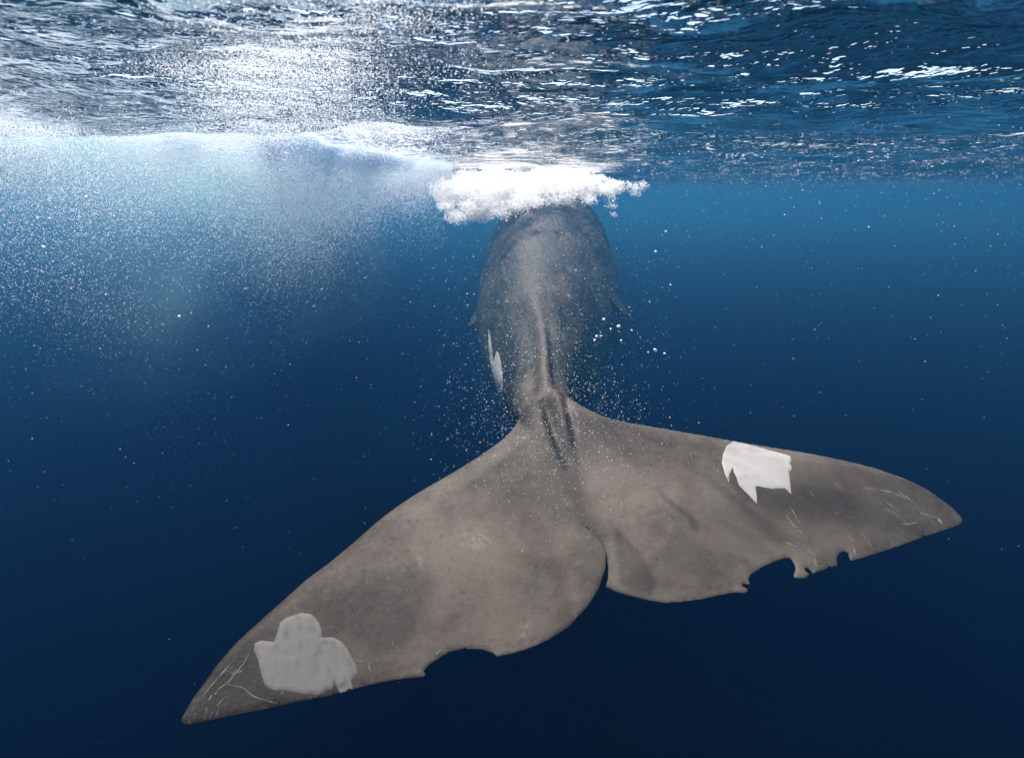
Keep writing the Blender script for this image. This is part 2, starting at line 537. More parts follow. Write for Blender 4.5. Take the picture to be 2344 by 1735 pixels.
cx, rpy, hw, hh, rl, ra = [smooth_interp(i) for i in range(1, 7)]
y_start = R0[:, 1].mean()
rings = []
for i, y in enumerate(ys):
    r_ = math.radians(rl[i])
    upv = np.array([math.sin(r_), 0, math.cos(r_)]); rt = np.array([math.cos(r_), 0, -math.sin(r_)])
    tp = at_y(cx[i], rpy[i], y)
    cen = tp - np.array([0, 0, 1]) * hh[i]
    cen[0] = at_y(cx[i], to_px(cen)[1], y)[0]
    cs, sn = np.cos(ang), np.sin(ang)
    wid = hw[i] * (1 - .22 * np.clip(-cs, 0, 1) ** 1.5) * (1 - .20 * np.clip(cs, 0, 1) ** 2 * sstep(8, 5, y))
    d = (ang - math.radians(ra[i]) + math.pi) % (2 * math.pi) - math.pi
    arc = d * hw[i]                                   # rough arc length from the keel line
    crest = .060 * (1 - sstep(6.3, 7.3, y)) * np.exp(-(arc / (.042 + .010 * max(0, y - 3.5))) ** 2)
    hump = .10 * math.exp(-((y - 6.75) / .36) ** 2) * np.exp(-(arc / .11) ** 2)
    kn = 0.0
    for ky, ka, kw in ((3.40, .036, .075), (3.66, .014, .05), (3.98, .022, .09), (4.5, .018, .12), (5.0, .014, .13), (5.5, .012, .14), (6.0, .014, .16)):
        kn += 1.7 * ka * math.exp(-((y - ky) / kw) ** 2)
    kn = kn * np.exp(-(arc / (.055 + .01 * max(0, y - 3.5))) ** 2)
    furrow = -.035 * (1 - sstep(5.2, 6.4, y)) * (np.exp(-((arc - .10) / .05) ** 2) + np.exp(-((arc + .10) / .05) ** 2))
    # long soft folds of skin along the flanks
    fold = .012 * sstep(4, 6, y) * np.sin(ang * 7 + .5 * y + .9 * math.sin(.8 * y)) * np.clip(cs + .4, 0, 1)
    rad = 1 + (crest + hump + kn + furrow + fold) / np.maximum(.12, np.hypot(hw[i] * sn, hh[i] * cs))
    ring = cen + (wid * sn * rad)[:, None] * rt + (hh[i] * cs * rad)[:, None] * upv
    rings.append(ring)
rings = np.array(rings)
# ease the first rings out of the shape and place of the fluke's root
cen0 = R0.mean(0)
sh0 = R0 - cen0
first = rings[0].mean(0).copy(); first[1] = cen0[1]
for i, y in enumerate(ys):
    w1 = sstep(-.03, .50, y - ys[0])
    cc = rings[i].mean(0)
    d0 = cen0 - first
    rings[i] = cc + d0 * (1 - sstep(0, .6, y - ys[0])) + (1 - w1) * sh0 + w1 * (rings[i] - cc)
n0 = 2 * nv
V.append(rings.reshape(-1, 3))
ids = [ring0] + [list(range(n0 + i * NR, n0 + (i + 1) * NR)) for i in range(len(ys))]
for A_, B_ in zip(ids[:-1], ids[1:]):
    for k in range(NR):
        k2 = (k + 1) % NR
        F.append([A_[k2], A_[k], B_[k], B_[k2]])
last = ids[-1]
tipc = n0 + len(ys) * NR
V.append(rings[-1].mean(0)[None] + np.array([[0, .12, 0]]))
for k in range(NR):
    F.append([last[k], tipc, last[(k + 1) % NR]][::-1])
nbody = tipc + 1


def paddle(base_p, tip_p, chord_dir, c0, thick):
    """a flipper: flattened tapering blade"""
    L = []
    ax = tip_p - base_p; ln = np.linalg.norm(ax); ax /= ln
    ch = chord_dir - ax * (chord_dir @ ax); ch /= np.linalg.norm(ch)
    nn = np.cross(ax, ch)
    a8 = np.linspace(0, 2 * math.pi, 16, endpoint=False)
    for t in np.linspace(0, 1, 16):
        c = c0 * (1.0 - .72 * t) * math.sqrt(max(1 - t ** 6, .0))
        ce = base_p + ax * ln * t - ch * .22 * t * t * c0
        L.append(ce + np.outer(np.cos(a8), ch) * (c / 2 + .004) + np.outer(np.sin(a8), nn) * (thick * (1 - .7 * t) + .003))
    return np.array(L)


off = nbody
for b_p, t_p, c0 in ((at_y(1388, 664, 8.6), at_y(1456, 738, 8.3), .42), (at_y(1108, 708, 9.3), at_y(1066, 748, 9.1), .36)):
    pd = paddle(np.array(b_p), np.array(t_p), np.array([0, 1., .35]), c0, .03)
    V.append(pd.reshape(-1, 3))
    m, k_ = pd.shape[:2]
    for i in range(m - 1):
        for k in range(k_):
            k2 = (k + 1) % k_
            F.append([off + i * k_ + k, off + i * k_ + k2, off + (i + 1) * k_ + k2, off + (i + 1) * k_ + k])
    F.append([off + (m - 1) * k_ + k for k in range(k_)])
    off += m * k_
V = np.vstack(V)

# pigment and some painted shade, stored per vertex
px_all = to_px(V)


def poly_mask(pts_, soft):
    p = np.array(pts_, float)
    d = seg_dist(px_all, p, np.roll(p, -1, 0))
    d = np.where(inside(px_all, p), d, -d)
    return sstep(-soft, soft, d)


isfl = np.zeros(len(V)); isfl[:2 * nv] = 1
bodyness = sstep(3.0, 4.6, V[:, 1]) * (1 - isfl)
isfin = np.zeros(len(V)); isfin[nbody:] = 1
stain_shade = np.zeros(len(V))
stain_shade = np.maximum(stain_shade, .62 * poly_mask([(1404, 1206), (1416, 1212), (1440, 1240), (1465, 1262), (1482, 1295), (1502, 1335), (1490, 1362), (1450, 1352), (1418, 1335), (1415, 1290), (1410, 1250)], 7))
stain_shade = np.maximum(stain_shade, .5 * poly_mask([(1502, 1119), (1512, 1120), (1525, 1138), (1545, 1152), (1582, 1176), (1600, 1195), (1598, 1215), (1582, 1210), (1578, 1192), (1548, 1168), (1520, 1146)], 4))
stain_shade = np.maximum(stain_shade, .5 * poly_mask([(700, 1370), (800, 1340), (960, 1290), (1000, 1330), (960, 1420), (930, 1480), (850, 1500), (790, 1450), (740, 1400)], 22))
stain_shade = np.maximum(stain_shade, .85 * poly_mask([(430, 1668), (520, 1540), (580, 1500), (600, 1570), (690, 1600), (770, 1570), (800, 1560), (780, 1590), (600, 1630)], 16))
stain_shade = np.maximum(stain_shade, .60 * poly_mask([(1660, 1090), (1760, 1110), (1900, 1120), (2000, 1140), (2100, 1190), (2050, 1230), (1900, 1200), (1800, 1190), (1700, 1140)], 26))
stain_shade = np.maximum(stain_shade, .40 * poly_mask([(1560, 1060), (1620, 1085), (1750, 1180), (1830, 1240), (1780, 1250), (1680, 1150)], 14))
def line_px(pts_, wd):
    p = np.array(pts_, float)
    return np.exp(-(seg_dist(px_all, p[:-1], p[1:]) / wd) ** 2)
stain_shade = np.maximum(stain_shade, .97 * sstep(800, 500, px_all[:, 0]) * isfl)  # left tip darkened: partly its own tone, partly shade put into the colour
stain_shade = np.maximum(stain_shade, .5 * sstep(1750, 2150, px_all[:, 0]) * isfl)
stain_shade = np.maximum(stain_shade, 1.0 * line_px([(1242, 950), (1256, 985), (1272, 1025), (1292, 1070)], 9) * isfl)  # darker line down the left furrow
stain_shade = np.maximum(stain_shade, .9 * line_px([(1296, 950), (1307, 995), (1316, 1040), (1321, 1062)], 6) * isfl)  # darker line down the right furrow
stain_shade = np.maximum(stain_shade, .45 * line_px([(1322, 1080), (1336, 1160), (1350, 1212)], 16) * isfl)  # darker line down the middle to the notch
tipm = np.maximum(sstep(640, 500, px_all[:, 0]), sstep(1930, 2060, px_all[:, 0])) * isfl
tipm = np.maximum(tipm, .8 * poly_mask([(1780, 1210), (1830, 1235), (1930, 1260), (2000, 1240), (2000, 1275), (1880, 1300), (1820, 1290)], 18) * isfl)
tipm = np.maximum(tipm, .5 * poly_mask([(1780, 1080), (1800, 1080), (1850, 1200), (1820, 1215)], 15) * isfl)
pale = .8 * poly_mask([(1062, 1215), (1110, 1212), (1125, 1235), (1100, 1262), (1060, 1255)], 10)
pale = np.maximum(pale, .9 * poly_mask([(952, 1268), (962, 1272), (970, 1300), (962, 1302)], 4))
pale = np.maximum(pale, .9 * poly_mask([(1198, 1390), (1206, 1390), (1212, 1430), (1200, 1462), (1192, 1460), (1196, 1420)], 5))
pale = np.maximum(pale, .9 * poly_mask([(1316, 1396), (1326, 1394), (1330, 1404), (1316, 1414)], 4)) * isfl
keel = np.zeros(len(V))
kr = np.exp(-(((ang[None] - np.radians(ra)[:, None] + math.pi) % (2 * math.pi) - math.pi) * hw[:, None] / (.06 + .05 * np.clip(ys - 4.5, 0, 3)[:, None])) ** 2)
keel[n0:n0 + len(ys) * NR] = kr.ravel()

skin = NT('whale_skin')
P = skin.obj()
bd = skin.attr('bodyness'); st = skin.attr('stain_shade'); tpm = skin.attr('tipmask'); pl_ = skin.attr('pale'); kl = skin.attr('keel')
m1 = skin.noise(P, 2.2, 5, .62, .4)
m2 = skin.noise(P, 9.0, 4, .65, .2)
m3 = skin.noise(P, 60.0, 3, .6)
base_c = skin.mix(skin.ramp(m1, .34, .66), (.105, .085, .070, 1), (.25, .222, .198, 1))
base_c = skin.mix(skin.math('MULTIPLY', skin.ramp(m2, .45, .75), .45), base_c, (0.245, 0.221, 0.197, 1))
base_c = skin.mix(skin.math('MULTIPLY', skin.ramp(m3, .5, .8), .35), base_c, (0.116, 0.099, 0.085, 1))
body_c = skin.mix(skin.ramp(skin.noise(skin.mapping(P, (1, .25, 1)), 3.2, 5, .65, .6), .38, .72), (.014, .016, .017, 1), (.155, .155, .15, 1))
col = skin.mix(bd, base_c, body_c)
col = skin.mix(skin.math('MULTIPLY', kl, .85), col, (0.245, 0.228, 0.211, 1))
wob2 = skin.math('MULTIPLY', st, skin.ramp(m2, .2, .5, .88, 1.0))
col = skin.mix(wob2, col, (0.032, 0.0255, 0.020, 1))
# pale peeling patches
col = skin.mix(skin.math('MULTIPLY', pl_, skin.ramp(skin.noise(P, 45, 3, .6), .42, .6)), col, (0.354, 0.340, 0.320, 1))
# wispy old scars near the tips: thin contour lines of a stretched noise
sc = skin.noise(skin.mapping(P, (2.4, 1.0, 1.0), (0, 0, .6)), 5.0, 4, .6, .6)
col = skin.mix(skin.math('MULTIPLY', skin.ramp(sc, .50, .72), skin.math('MULTIPLY', tpm, .20)), col, (.24, .215, .19, 1))
m4 = skin.noise(skin.mapping(P, (1.6, .8, 1)), 130.0, 3, .7)
col = skin.mix(skin.math('MULTIPLY', skin.ramp(m4, .52, .72), .40), col, (.13, .11, .095, 1))
col = skin.mix(skin.math('MULTIPLY', skin.ramp(skin.noise(skin.mapping(P, (1, 1, 1), (0, 0, 0), (7, 2, 1)), 85.0, 2, .6), .62, .74), .40), col, (.34, .31, .28, 1))
# faint rake marks all over the fluke
rk = skin.noise(skin.mapping(P, (9, 1.2, 1.2), (0, .1, .25)), 7.0, 1, .5, .3)
rkl = skin.math('MULTIPLY', skin.ramp(skin.math('ABSOLUTE', skin.math('SUBTRACT', rk, .56)), 0, .012, 1, 0), skin.ramp(skin.noise(P, 3.0, 2), .46, .62, 0, .5))
col = skin.mix(rkl, col, (0.340, 0.313, 0.286, 1))
col = skin.mix(skin.math('MULTIPLY', skin.attr('fin'), .8), col, (.012, .013, .015, 1))
col = skin.mix(1.0, col, (.262, .252, .228, 1), 'MULTIPLY')
ps = skin.n('BsdfPrincipled')
skin.t.links.new(col, ps.inputs['Base Color'])
ps.inputs['Roughness'].default_value = .62
ps.inputs['Specular IOR Level'].default_value = .12
# skin relief: fine pores on the fluke, prune-like wrinkles on the body
wr = skin.noise(skin.mapping(P, (1.0, .45, 1.6)), 9.0, 4, .6, .6)
hgt = skin.math('ADD', skin.math('MULTIPLY', m3, .0009), skin.math('MULTIPLY', skin.math('MULTIPLY', wr, bd), .045))
hgt = skin.math('ADD', hgt, skin.math('MULTIPLY', m2, .0032))
hgt = skin.math('ADD', hgt, skin.math('MULTIPLY', skin.noise(P, 220, 2), .0008))
bpn = skin.n('Bump'); bpn.inputs['Strength'].default_value = .9; bpn.inputs['Distance'].default_value = 1
skin.t.links.new(hgt, bpn.inputs['Height'])
skin.t.links.new(bpn.outputs[0], ps.inputs['Normal'])
skin.surface(ps.outputs[0])

def outward(o):
    b = bmesh.new(); b.from_mesh(o.data)
    bmesh.ops.recalc_face_normals(b, faces=b.faces)
    b.to_mesh(o.data); b.free()


whale = bpy.data.objects.new('sperm_whale', None)
whale.location = (0, 0, 0)
C.objects.link(whale)
tag(whale, 'grey sperm whale swimming away, tail fluke nearest the camera, head in the foam', 'whale')
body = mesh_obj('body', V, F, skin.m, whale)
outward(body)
for nm, arr in (('bodyness', bodyness), ('stain_shade', stain_shade), ('tipmask', tipm), ('pale', pale), ('keel', keel), ('fin', isfin)):
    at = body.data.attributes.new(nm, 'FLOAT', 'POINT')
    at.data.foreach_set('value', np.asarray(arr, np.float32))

# white skin patches, laid on the body as thin sheets
bvh = BVHTree.FromPolygons([Vector(p) for p in V], F)
pw = NT('bare_white_skin')
P = pw.obj()
pc = pw.mix(pw.ramp(pw.noise(P, 6, 4, .6, .4), .3, .7), pw.attr('tone'), pw.attr('tone'))
tone = pw.t.nodes.new('ShaderNodeAttribute'); tone.attribute_name = 'tone'
pcol = pw.mix(pw.ramp(pw.noise(P, 5, 4, .6, .4), .25, .75, 0, .35), tone.outputs['Color'], (.085, .083, .08, 1))
streak = pw.ramp(pw.math('ABSOLUTE', pw.math('SUBTRACT', pw.noise(pw.mapping(P, (.6, 2.5, 2.5), (0, 0, .15)), 5, 2, .5, .5), .5)), 0, .012, .08, 0)
pcol = pw.mix(streak, pcol, (.26, .255, .245, 1))
frag = pw.math('ADD', pw.attr('rim'), pw.math('MULTIPLY', pw.math('SUBTRACT', pw.noise(P, 55, 4, .65), .5), .9))
pcol = pw.mix(pw.ramp(frag, .25, .62), (.085, .076, .068, 1), pcol)
pcol = pw.mix(pw.ramp(pw.noise(P, 26, 4, .7), .60, .80, 0, .35), pcol, (.11, .10, .09, 1))
pb = pw.n('BsdfPrincipled'); pb.inputs['Roughness'].default_value = .6; pb.inputs['Specular IOR Level'].default_value = .1
pw.t.links.new(pcol, pb.inputs['Base Color'])
pw.surface(pb.outputs[0])


def skin_patch(poly, tone_rgb, label, step=6, lift=.0022, ragged=1.0):
    poly = np.array(poly, float)
    bd_ = resample(np.vstack([poly, poly[:1]]), step)[:-1]
    lo_, hi_ = bd_.min(0), bd_.max(0)
    g1, g2 = np.meshgrid(np.arange(lo_[0], hi_[0], step), np.arange(lo_[1], hi_[1], step))
    gr = np.stack([g1.ravel(), g2.ravel()], -1)
    gr = gr[inside(gr, bd_)]
    gr = gr[seg_dist(gr, bd_, np.roll(bd_, -1, 0)) > step * .5]
    r = delaunay_2d_cdt([Vector(p) for p in np.vstack([bd_, gr])], [], [list(range(len(bd_)))], 1, 1e-5)
    vs, ok = [], []
    rimv = np.clip(seg_dist(np.array([list(p) for p in r[0]]), bd_, np.roll(bd_, -1, 0)) / (step * .8), 1 - ragged, 1)
    for i, p in enumerate(r[0]):
        d = Vector(ray(p[0], p[1])).normalized()
        hit = bvh.ray_cast(Vector((0, 0, 0)), d)
        if hit[0] is None:
            vs.append(Vector((0, 0, 0))); ok.append(False); continue
        onb = any(o < len(bd_) for o in r[3][i])
        nn = hit[1] if hit[1].dot(d) < 0 else -hit[1]
        vs.append(hit[0] + nn * (lift * (.1 if onb else 1))); ok.append(True)
    fs = [f for f in r[2] if all(ok[i] for i in f)]
    used = sorted({i for f in fs for i in f}); mp = {o: i for i, o in enumerate(used)}
    vs2 = [vs[i] for i in used]
    fs2 = []
    for f in fs:
        a, b, c = [vs[i] for i in f]
        nn = (b - a).cross(c - a)
        f = [mp[i] for i in f]
        fs2.append(f if nn.dot(a) < 0 else f[::-1])
    o = mesh_obj('skin_patch', [list(p) for p in vs2], fs2, pw.m, whale)
    o['label'] = label
    ra_ = o.data.attributes.new('rim', 'FLOAT', 'POINT')
    ra_.data.foreach_set('value', rimv[used].astype(np.float32))
    ca = o.data.attributes.new('tone', 'FLOAT_COLOR', 'POINT')
    ca.data.foreach_set('color', np.tile(np.array(list(tone_rgb) + [1], np.float32), len(vs2)))
    return o


Z1 = lambda L_: [(400 + x / 1.978, 900 + y / 1.978) for x, y in L_]
Z2 = lambda L_: [(1200 + x / 1.978, 900 + y / 1.978) for x, y in L_]
Z3 = lambda L_: [(950 + x / 2.36, 350 + y / 2.36) for x, y in L_]
skin_patch(Z1([(478, 1035), (510, 1013), (575, 993), (620, 1000), (640, 1018), (655, 1045), (665, 1080), (665, 1105), (720, 1105), (745, 1118), (770, 1140), (800, 1190),
               (822, 1235), (825, 1265), (797, 1298), (803, 1318), (812, 1362), (790, 1371), (757, 1376), (740, 1340), (722, 1300), (715, 1320), (712, 1338), (690, 1350), (650, 1365), (590, 1362),
               (510, 1345), (450, 1345), (420, 1330), (405, 1315), (392, 1270), (375, 1200), (358, 1165), (362, 1132), (390, 1118), (450, 1125), (460, 1095)]),
           (.088, .087, .084), 'pale grey white patch of bare skin near the left fluke tip')
skin_patch(Z2([(948, 217), (1010, 231), (1080, 249), (1150, 268), (1205, 284), (1209, 300), (1203, 318), (1212, 335), (1207, 352), (1198, 350), (1204, 400), (1210, 458), (1180, 430), (1120, 432), (1062, 421), (1047, 424), (1053, 460), (1054, 500),
               (1010, 455), (972, 416), (957, 372), (948, 355), (945, 335), (930, 365), (926, 404), (907, 362), (894, 315), (900, 275), (915, 240)]),
           (.235, .235, .233), 'bright white patch of bare skin on the right fluke', step=4, ragged=.55)
skin_patch(Z3([(395, 950), (405, 965), (416, 1060), (424, 1130), (440, 1070), (450, 1075), (465, 1130), (476, 1250), (482, 1350), (465, 1355), (440, 1280), (422, 1190), (405, 1120), (396, 1040)]),
           (.30, .315, .31), 'pale streak of bare skin along the left flank', step=5, lift=.006, ragged=.25)

# old scratches and rake marks: thin strips of pale scar tissue
sm_ = NT('scar_tissue')
sp_ = sm_.n('BsdfPrincipled'); sp_.inputs['Roughness'].default_value = .55; sp_.inputs['Specular IOR Level'].default_value = .15
sm_.t.links.new(sm_.mix(sm_.ramp(sm_.noise(sm_.obj(), 30, 3), .35, .65), (.042, .037, .032, 1), (.098, .088, .077, 1)), sp_.inputs['Base Color'])
sm_.surface(sp_.outputs[0])


def scar(pts_, wd):
    c = catmull(pts_, 5)
    tg = np.gradient(c, axis=0); tg /= np.linalg.norm(tg, axis=1)[:, None]
    nr_ = np.stack([-tg[:, 1], tg[:, 0]], -1)
    tt = np.linspace(0, 1, len(c))
    wd_ = wd * .42 * np.sqrt(np.sin(np.pi * np.clip(tt, .02, .98))) * (1 + .35 * np.sin(17 * tt + pts_[0][0]))
    vs, fs = [], []
    for i_ in range(len(c)):
        for sg in (-1, 0, 1):
            q_ = c[i_] + nr_[i_] * wd_[i_] * sg
            d = Vector(ray(q_[0], q_[1])).normalized()
            hit = bvh.ray_cast(Vector((0, 0, 0)), d)
            if hit[0] is None: return
            nn = hit[1] if hit[1].dot(d) < 0 else -hit[1]
            vs.append(hit[0] + nn * (.0012 if sg == 0 else .0004))
    for i_ in range(len(c) - 1):
        for k in (0, 1):
            fs.append([i_ * 3 + k, i_ * 3 + k + 1, i_ * 3 + k + 4, i_ * 3 + k + 3])
    o = mesh_obj('scar', [list(p_) for p_ in vs], fs, sm_.m, whale)
    outward(o)
    return o


Z4 = lambda L_: [(1640 + x / 3.848, 1180 + y / 3.848) for x, y in L_]
Z5 = lambda L_: [(400 + x / 4.464, 1380 + y / 4.464) for x, y in L_]
for L_, wd in (([(610, 5), (690, 90), (790, 195)], 3), ([(690, 5), (720, 40), (750, 70)], 3), ([(1158, 172), (1185, 200), (1212, 232)], 4), ([(1265, 140), (1320, 205), (1375, 292)], 3),
               ([(1205, 290), (1220, 318), (1236, 350)], 3), ([(610, 236), (670, 258), (735, 292)], 4), ([(800, 290), (850, 350), (885, 425)], 3), ([(530, 300), (555, 315), (580, 335)], 3),
               ([(180, 420), (225, 465), (275, 520)], 2), ([(770, 175), (800, 205), (830, 230)], 2), ([(1950, 25), (1962, 42), (1970, 62)], 5), ([(1600, 70), (1700, 75), (1790, 50)], 3), ([(850, 400), (870, 425), (890, 455)], 3)):
    scar(Z4(L_), wd)
for L_, wd in (([(1530, 430), (1620, 440), (1700, 462), (1745, 505)], 4), ([(1690, 442), (1740, 478), (1800, 530)], 4), ([(1570, 470), (1640, 495), (1700, 538)], 3), ([(1620, 520), (1680, 545), (1730, 590)], 3),
               ([(1880, 568), (1886, 578), (1892, 592)], 4), ([(1760, 520), (1820, 550), (1880, 565)], 3), ([(1200, 510), (1230, 555), (1245, 590)], 3), ([(1185, 550), (1210, 590), (1235, 625)], 3), ([(1290, 440), (1300, 450), (1312, 468)], 2)):
    scar(Z2(L_), wd)
for L_, wd in (([(385, 935), (365, 965), (345, 1000)], 4.5), ([(430, 905), (420, 918), (410, 940)], 3.5), ([(495, 1130), (470, 1175), (440, 1220)], 4.5), ([(355, 1165), (325, 1210), (290, 1265)], 2.5), ([(420, 1060), (460, 1020), (500, 970)], 2.5),
               ([(790, 460), (700, 620), (560, 790), (420, 900)], 3), ([(610, 570), (500, 700), (360, 860), (260, 1000)], 3), ([(540, 830), (700, 870), (800, 950), (950, 1000), (1060, 1030)], 3), ([(640, 650), (580, 760), (540, 850)], 2.5), ([(1165, 820), (1120, 885), (1070, 950)], 2.5),
               ([(2005, 815), (1980, 850), (1976, 885)], 4), ([(2075, 815), (2082, 850), (2080, 885)], 4), ([(1965, 570), (1985, 640), (2000, 740)], 2.5), ([(1850, 600), (1890, 595), (1950, 605)], 4), ([(520, 690), (620, 720), (740, 660)], 2.5), ([(640, 1100), (700, 1130), (770, 1140)], 2)):
    scar(Z5(L_), wd)
for L_, wd in (([(1292, 1120), (1294, 1132), (1296, 1144)], 3), ([(1345, 1135), (1385, 1137), (1430, 1142)], 3), ([(1180, 1190), (1200, 1168), (1235, 1165)], 4), ([(1012, 1298), (1014, 1304), (1016, 1312)], 3), ([(985, 1125), (988, 1135), (990, 1145)], 3)):
    scar(Z1(L_), wd)

# ------------------------------------------------------------------ bubbles and foam
def bubble_mat(name, c):
    bub = NT(name)
    b_d = bub.n('BsdfDiffuse'); b_d.inputs[0].default_value = c
    b_t = bub.n('BsdfTransparent')
    b_l = bub.n('BsdfTranslucent'); b_l.inputs[0].default_value = c
    bub.surface(bub.mixs(.38, bub.mixs(.62, b_d.outputs[0], b_l.outputs[0]), b_t.outputs[0]))
    return bub


bub = bubble_mat('air_bubbles', (.74, .82, .90, 1))
froth = bubble_mat('white_froth', (.97, .97, .97, 1))


def point_stuff(name, pts_, rad, label, mat=None):
    """a cloud of tiny spheres, one per point"""
    me = bpy.data.meshes.new(name)
    me.vertices.add(len(pts_)); me.vertices.foreach_set('co', np.asarray(pts_, np.float32).ravel())
    at = me.attributes.new('bubble_radius', 'FLOAT', 'POINT')
    at.data.foreach_set('value', np.asarray(rad, np.float32))
    me.update()
    mat = mat or bub.m
    me.materials.append(mat)
    o = bpy.data.objects.new(name, me); C.objects.link(o)
    ng = bpy.data.node_groups.new(name + '_points', 'GeometryNodeTree')
    ng.interface.new_socket('Geometry', in_out='INPUT', socket_type='NodeSocketGeometry')
    ng.interface.new_socket('Geometry', in_out='OUTPUT', socket_type='NodeSocketGeometry')
    gi, go = ng.nodes.new('NodeGroupInput'), ng.nodes.new('NodeGroupOutput')
    mp = ng.nodes.new('GeometryNodeMeshToPoints')
    na = ng.nodes.new('GeometryNodeInputNamedAttribute'); na.data_type = 'FLOAT'; na.inputs['Name'].default_value = 'bubble_radius'
    sm = ng.nodes.new('GeometryNodeSetMaterial'); sm.inputs['Material'].default_value = mat
    ng.links.new(gi.outputs[0], mp.inputs['Mesh'])
    ng.links.new([q for q in na.outputs if q.enabled][0], mp.inputs['Radius'])
    ng.links.new(mp.outputs[0], sm.inputs['Geometry'])
    ng.links.new(sm.outputs[0], go.inputs[0])
    md = o.modifiers.new('points', 'NODES'); md.node_group = ng
    tag(o, label, 'bubbles', kind='stuff')
    return o


def vnoise(p, seed, freq, octs=3):
    """sum of random plane waves, about -1..1"""
    r = np.random.default_rng(seed)
    out = np.zeros(len(p)); amp = 1.0; tot = 0
    for o in range(octs):
        for k in range(5):
            d = r.normal(size=3); d /= np.linalg.norm(d)
            out += amp * np.sin(p @ d * freq * 6.28 * r.uniform(.7, 1.4) + r.uniform(0, 6.28))
        tot += amp * 1.6
        freq *= 2.1; amp *= .6
    return out / tot


def sea_under(x, y):
    return sea_z(x, y, .02)


# 1. veil of white water drifting to the left of the whale, under a foam edge on the surface
n = 1150000
t = rng.uniform(0, 1, n)
eA, eB = np.array([-2.9, 1.9]), np.array([-.85, 9.3])
edge_p = eA + (eB - eA) * t[:, None]
back = rng.exponential(.9, n)
ex = edge_p[:, 0] - back * .35 * rng.uniform(.2, 1, n)
ey = edge_p[:, 1] + back
dep = rng.exponential(1, n)
scale_d = .34 + .42 * np.exp(-((t - .35) / .3) ** 2)
z = sea_under(ex, ey) - dep * scale_d
p = np.stack([ex, ey, z], -1)
nz_ = int(n * .36)                                    # a dense sheet right at the foam edge
bk = rng.exponential(.22, nz_)
ex[:nz_] = edge_p[:nz_, 0] - bk * .15
ey[:nz_] = edge_p[:nz_, 1] + bk
dep[:nz_] *= .22
z = sea_under(ex, ey) - dep * scale_d
p = np.stack([ex, ey, z], -1)
keep = (dep < 3.4) & (rng.uniform(0, 1, n) < .58 + .42 * sstep(.12, .5, t)) & (rng.uniform(0, 1, n) < 1 - .75 * sstep(.9, 2.4, dep)) & (rng.uniform(0, 1, n) < 1 - .85 * sstep(.72, 1.0, t + .08 * vnoise(p, 31, .6))) & (rng.uniform(0, 1, n) < np.clip(.45 + .75 * vnoise(p, 3, .45) + .45 * sstep(1.0, .2, dep), .06, 1))
p = p[keep]
r = np.clip(rng.lognormal(math.log(.0017), .42, len(p)), .0010, .0085) * np.clip(p[:, 1] / 4.5, .55, 1.3)
r = r * (1 - .5 * sstep(-.3, -1.3, p[:, 2]))
point_stuff('bubble_veil', p, r, 'hazy white veil of fine bubbles hanging under the surface on the left')

# the fine mist between those bubbles, too small to see singly
mv = NT('bubble_mist_volume')
P = mv.obj()
sp3 = mv.n('SeparateXYZ'); mv.t.links.new(P, sp3.inputs[0])
mx, my, mz = sp3.outputs
eu = (eB - eA) / np.linalg.norm(eB - eA)
en = np.array([-eu[1], eu[0]])                       # to the far side of the foam edge
along = mv.math('ADD', mv.math('MULTIPLY', mv.math('SUBTRACT', mx, float(eA[0])), float(eu[0])), mv.math('MULTIPLY', mv.math('SUBTRACT', my, float(eA[1])), float(eu[1])))
across = mv.math('ADD', mv.math('MULTIPLY', mv.math('SUBTRACT', mx, float(eA[0])), float(en[0])), mv.math('MULTIPLY', mv.math('SUBTRACT', my, float(eA[1])), float(en[1])))
depth = mv.math('SUBTRACT', SURF, mz)
n1 = mv.noise(P, .9, 4, .6, .5)
dd = mv.math('DIVIDE', depth, mv.math('MULTIPLY_ADD', n1, 1.1, -.12))
den = mv.math('POWER', 2.718, mv.math('MULTIPLY', dd, -.88))
den = mv.math('MULTIPLY', den, mv.ramp(across, -.15, .5))
den = mv.math('MULTIPLY', den, mv.ramp(across, 3.2, 1.2))
den = mv.math('MULTIPLY', den, mv.ramp(along, 7.0, 4.6))
den = mv.math('MULTIPLY', den, mv.ramp(n1, .30, .62, .35, 1.3))
pm = mv.n('VolumePrincipled')
pm.inputs['Color'].default_value = (.52, .90, 1, 1)
pm.inputs['Anisotropy'].default_value = .35
mv.t.links.new(mv.math('MULTIPLY', mv.math('MULTIPLY', den, mv.ramp(along, 1.3, 4.6, .16, 1)), .55), pm.inputs['Density'])
mv.t.links.new(pm.outputs[0], mv.out.inputs['Volume'])
q0, q1 = eA - eu * 1.2, eB
quad = [q0 - en * .2, q1 - en * .2, q1 + en * 3.3, q0 + en * 3.3]
mist = mesh_obj('bubble_mist', [(a[0], a[1], zz_) for zz_ in (-1.55, SURF + .1) for a in quad], bf, mv.m, smooth=False)
outward(mist)
tag(mist, 'soft white mist of micro bubbles behind the veil on the left', 'mist', kind='stuff')

# 1b. bubbles of the wake, pressed against the underside of the surface
n = 105000
yy = 1.5 * (9.5 / 1.5) ** rng.uniform(0, 1, n)
xx = -.30 * yy + rng.normal(0, 1, n) * (.15 + .075 * yy) + .3 * np.sin(1.1 * yy + 1)
p = np.stack([xx, yy, sea_under(xx, yy) - .012 - rng.exponential(.035, n)], -1)
p = p[rng.uniform(0, 1, n) < np.clip(.38 + .6 * vnoise(p, 41, .7), .03, 1)]
r = np.clip(rng.lognormal(math.log(.0022), .4, len(p)), .0008, .007) * np.clip(p[:, 1] / 4, .5, 1.3)
point_stuff('wake_bubbles', p, r, 'white bubbles of the wake pressed under the surface, upper left of centre')

